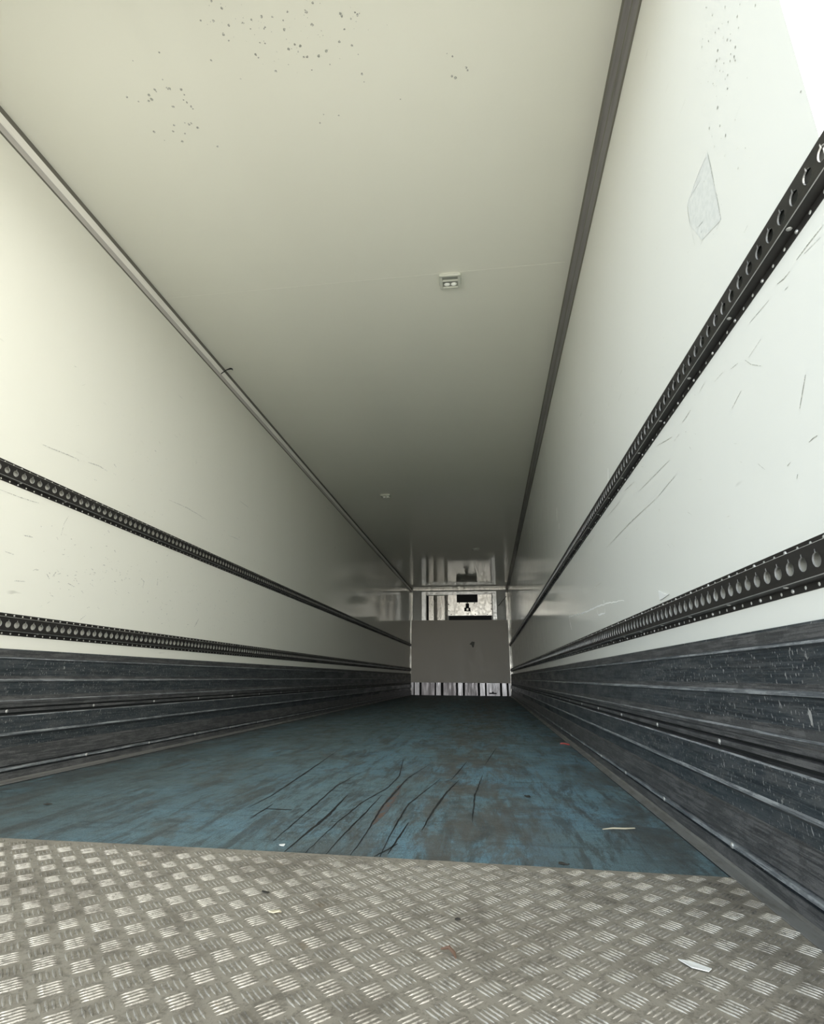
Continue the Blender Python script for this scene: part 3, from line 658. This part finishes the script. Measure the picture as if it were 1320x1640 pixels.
# ---------------------------------------------------------------- small loose things
DARKP = MT('dark_plastic', (.008, .008, .006, 1), .35).m
o = tube([(.010, 3.262, 2.545), (.030, 3.262, 2.560), (.050, 3.262, 2.575), (.075, 3.268, 2.588), (.088, 3.272, 2.588), (.098, 3.262, 2.574), (.104, 3.255, 2.566)], .0042, 6, [.9, .8, .8, 1.5, 1.3, .7, .6]).build('cable_tie', DARKP, smooth=True)
tag(o, 'black cable tie sticking out of the left ceiling cove', 'cable tie')
PAPER = MT('torn_paper', (.70, .71, .69, 1), .7).m
STRAW = MT('dry_straw', (.50, .45, .33, 1), .7).m
LEAF = MT('dry_leaf', (.33, .27, .12, 1), .8).m
DLEAF = MT('dark_leaf', (.02, .018, .013, 1), .8).m
REDST = MT('red_strap', (.35, .07, .06, 1), .6).m
def flake(name, pts, z0, th, mat, label, cat, curl=0, group=None):
    n = len(pts); cx = sum(p[0] for p in pts)/n; cy = sum(p[1] for p in pts)/n
    zz = [z0 + curl*random.random() for _ in pts]
    vs = [(p[0], p[1], z) for p, z in zip(pts, zz)]+[(p[0], p[1], z+th) for p, z in zip(pts, zz)]+[(cx, cy, z0), (cx, cy, z0+th)]
    fs = [(i, (i+1) % n, n+(i+1) % n, n+i) for i in range(n)]+[((i+1) % n, i, 2*n) for i in range(n)]+[(n+i, n+(i+1) % n, 2*n+1) for i in range(n)]
    o = G().add(vs, fs).build(name, mat); return tag(o, label, cat, group)
def ipts(cx, cy, a, b, n=7, rot=0):
    o = []
    for k in range(n):
        t = 2*math.pi*k/n; r = random.uniform(.7, 1.1); x, y = a*r*math.cos(t), b*r*math.sin(t)
        o.append((cx+x*math.cos(rot)-y*math.sin(rot), cy+x*math.sin(rot)+y*math.cos(rot)))
    return o
g = G(); q = [(1.824, .681), (1.76, .660), (1.728, .655), (1.80, .650), (1.823, .650)]
g.add([(W-.0012, a, b) for a, b in q]+[(W-.004, a, b) for a, b in q], [tuple(range(5)), tuple(range(5, 10))]+[(i, (i+1) % 5, 5+(i+1) % 5, 5+i) for i in range(5)])
tag(g.build('sticker_scrap', PAPER), 'torn white sticker scrap on the right wall just above the lower rail', 'sticker')
flake('paper_scrap', ipts(1.375, 1.471, .009, .007), .0008, .0015, PAPER, 'tiny white paper scrap on the blue floor near the tread plate edge', 'paper scrap', .002)
flake('paper_scrap', [(2.168, 1.008), (2.185, 1.002), (2.207, .985), (2.200, .977), (2.18, .985)], .0055, .0012, PAPER, 'thin white paper strip lying on the tread plate at the right', 'paper scrap', .001)
o = tube([(2.205, 1.757, .003), (2.235, 1.764, .005), (2.27, 1.770, .004), (2.298, 1.779, .004)], .0022, 6, [.5, 1, 1, .7]).build('straw', STRAW); tag(o, 'pale straw stem lying on the blue floor near the right floor angle', 'straw')
o = tube([(2.350, 3.86, .004), (2.37, 3.86, .006), (2.39, 3.83, .005), (2.403, 3.803, .004)], .005, 6).build('strap_scrap', REDST); tag(o, 'dull red strap scrap at the right edge of the blue floor', 'strap')
flake('dark_leaf', ipts(2.055, 1.419, .016, .005, rot=-.2), .005, .002, DLEAF, 'dark crumpled leaf on the seam between tread plate and blue floor', 'leaf', .004)
flake('dark_leaf', ipts(2.026, 2.166, .012, .010), .0008, .002, DLEAF, 'small dark leaf bit on the blue floor right of the middle', 'leaf', .004)
flake('dark_leaf', ipts(.467, 1.765, .016, .006, rot=.3), .0008, .002, DLEAF, 'small dark leaf bit on the far left of the blue floor', 'leaf', .004)
flake('dry_leaf', ipts(1.512, 1.073, .014, .006, rot=.25), .0055, .002, STRAW, 'pale yellowish leaf chip on the tread plate left of the middle', 'leaf', .003)
flake('dark_leaf', ipts(1.461, 1.156, .008, .004), .0055, .002, DLEAF, 'tiny dark leaf bit on the tread plate behind the yellowish chip', 'leaf', .003)
flake('dark_leaf', ipts(1.835, 1.093, .006, .004), .0055, .002, DLEAF, 'tiny dark leaf bit on the tread plate right of the middle', 'leaf', .003)
o = tube([(1.815, .984, .007), (1.828, .978, .012), (1.836, .968, .009), (1.839, .958, .007)], .0028, 6, [.5, 1, 1, .4]).build('twig', MT('brown_twig', (.12, .07, .045, 1), .7).m); tag(o, 'short brown bent twig on the tread plate near the middle foreground', 'twig')
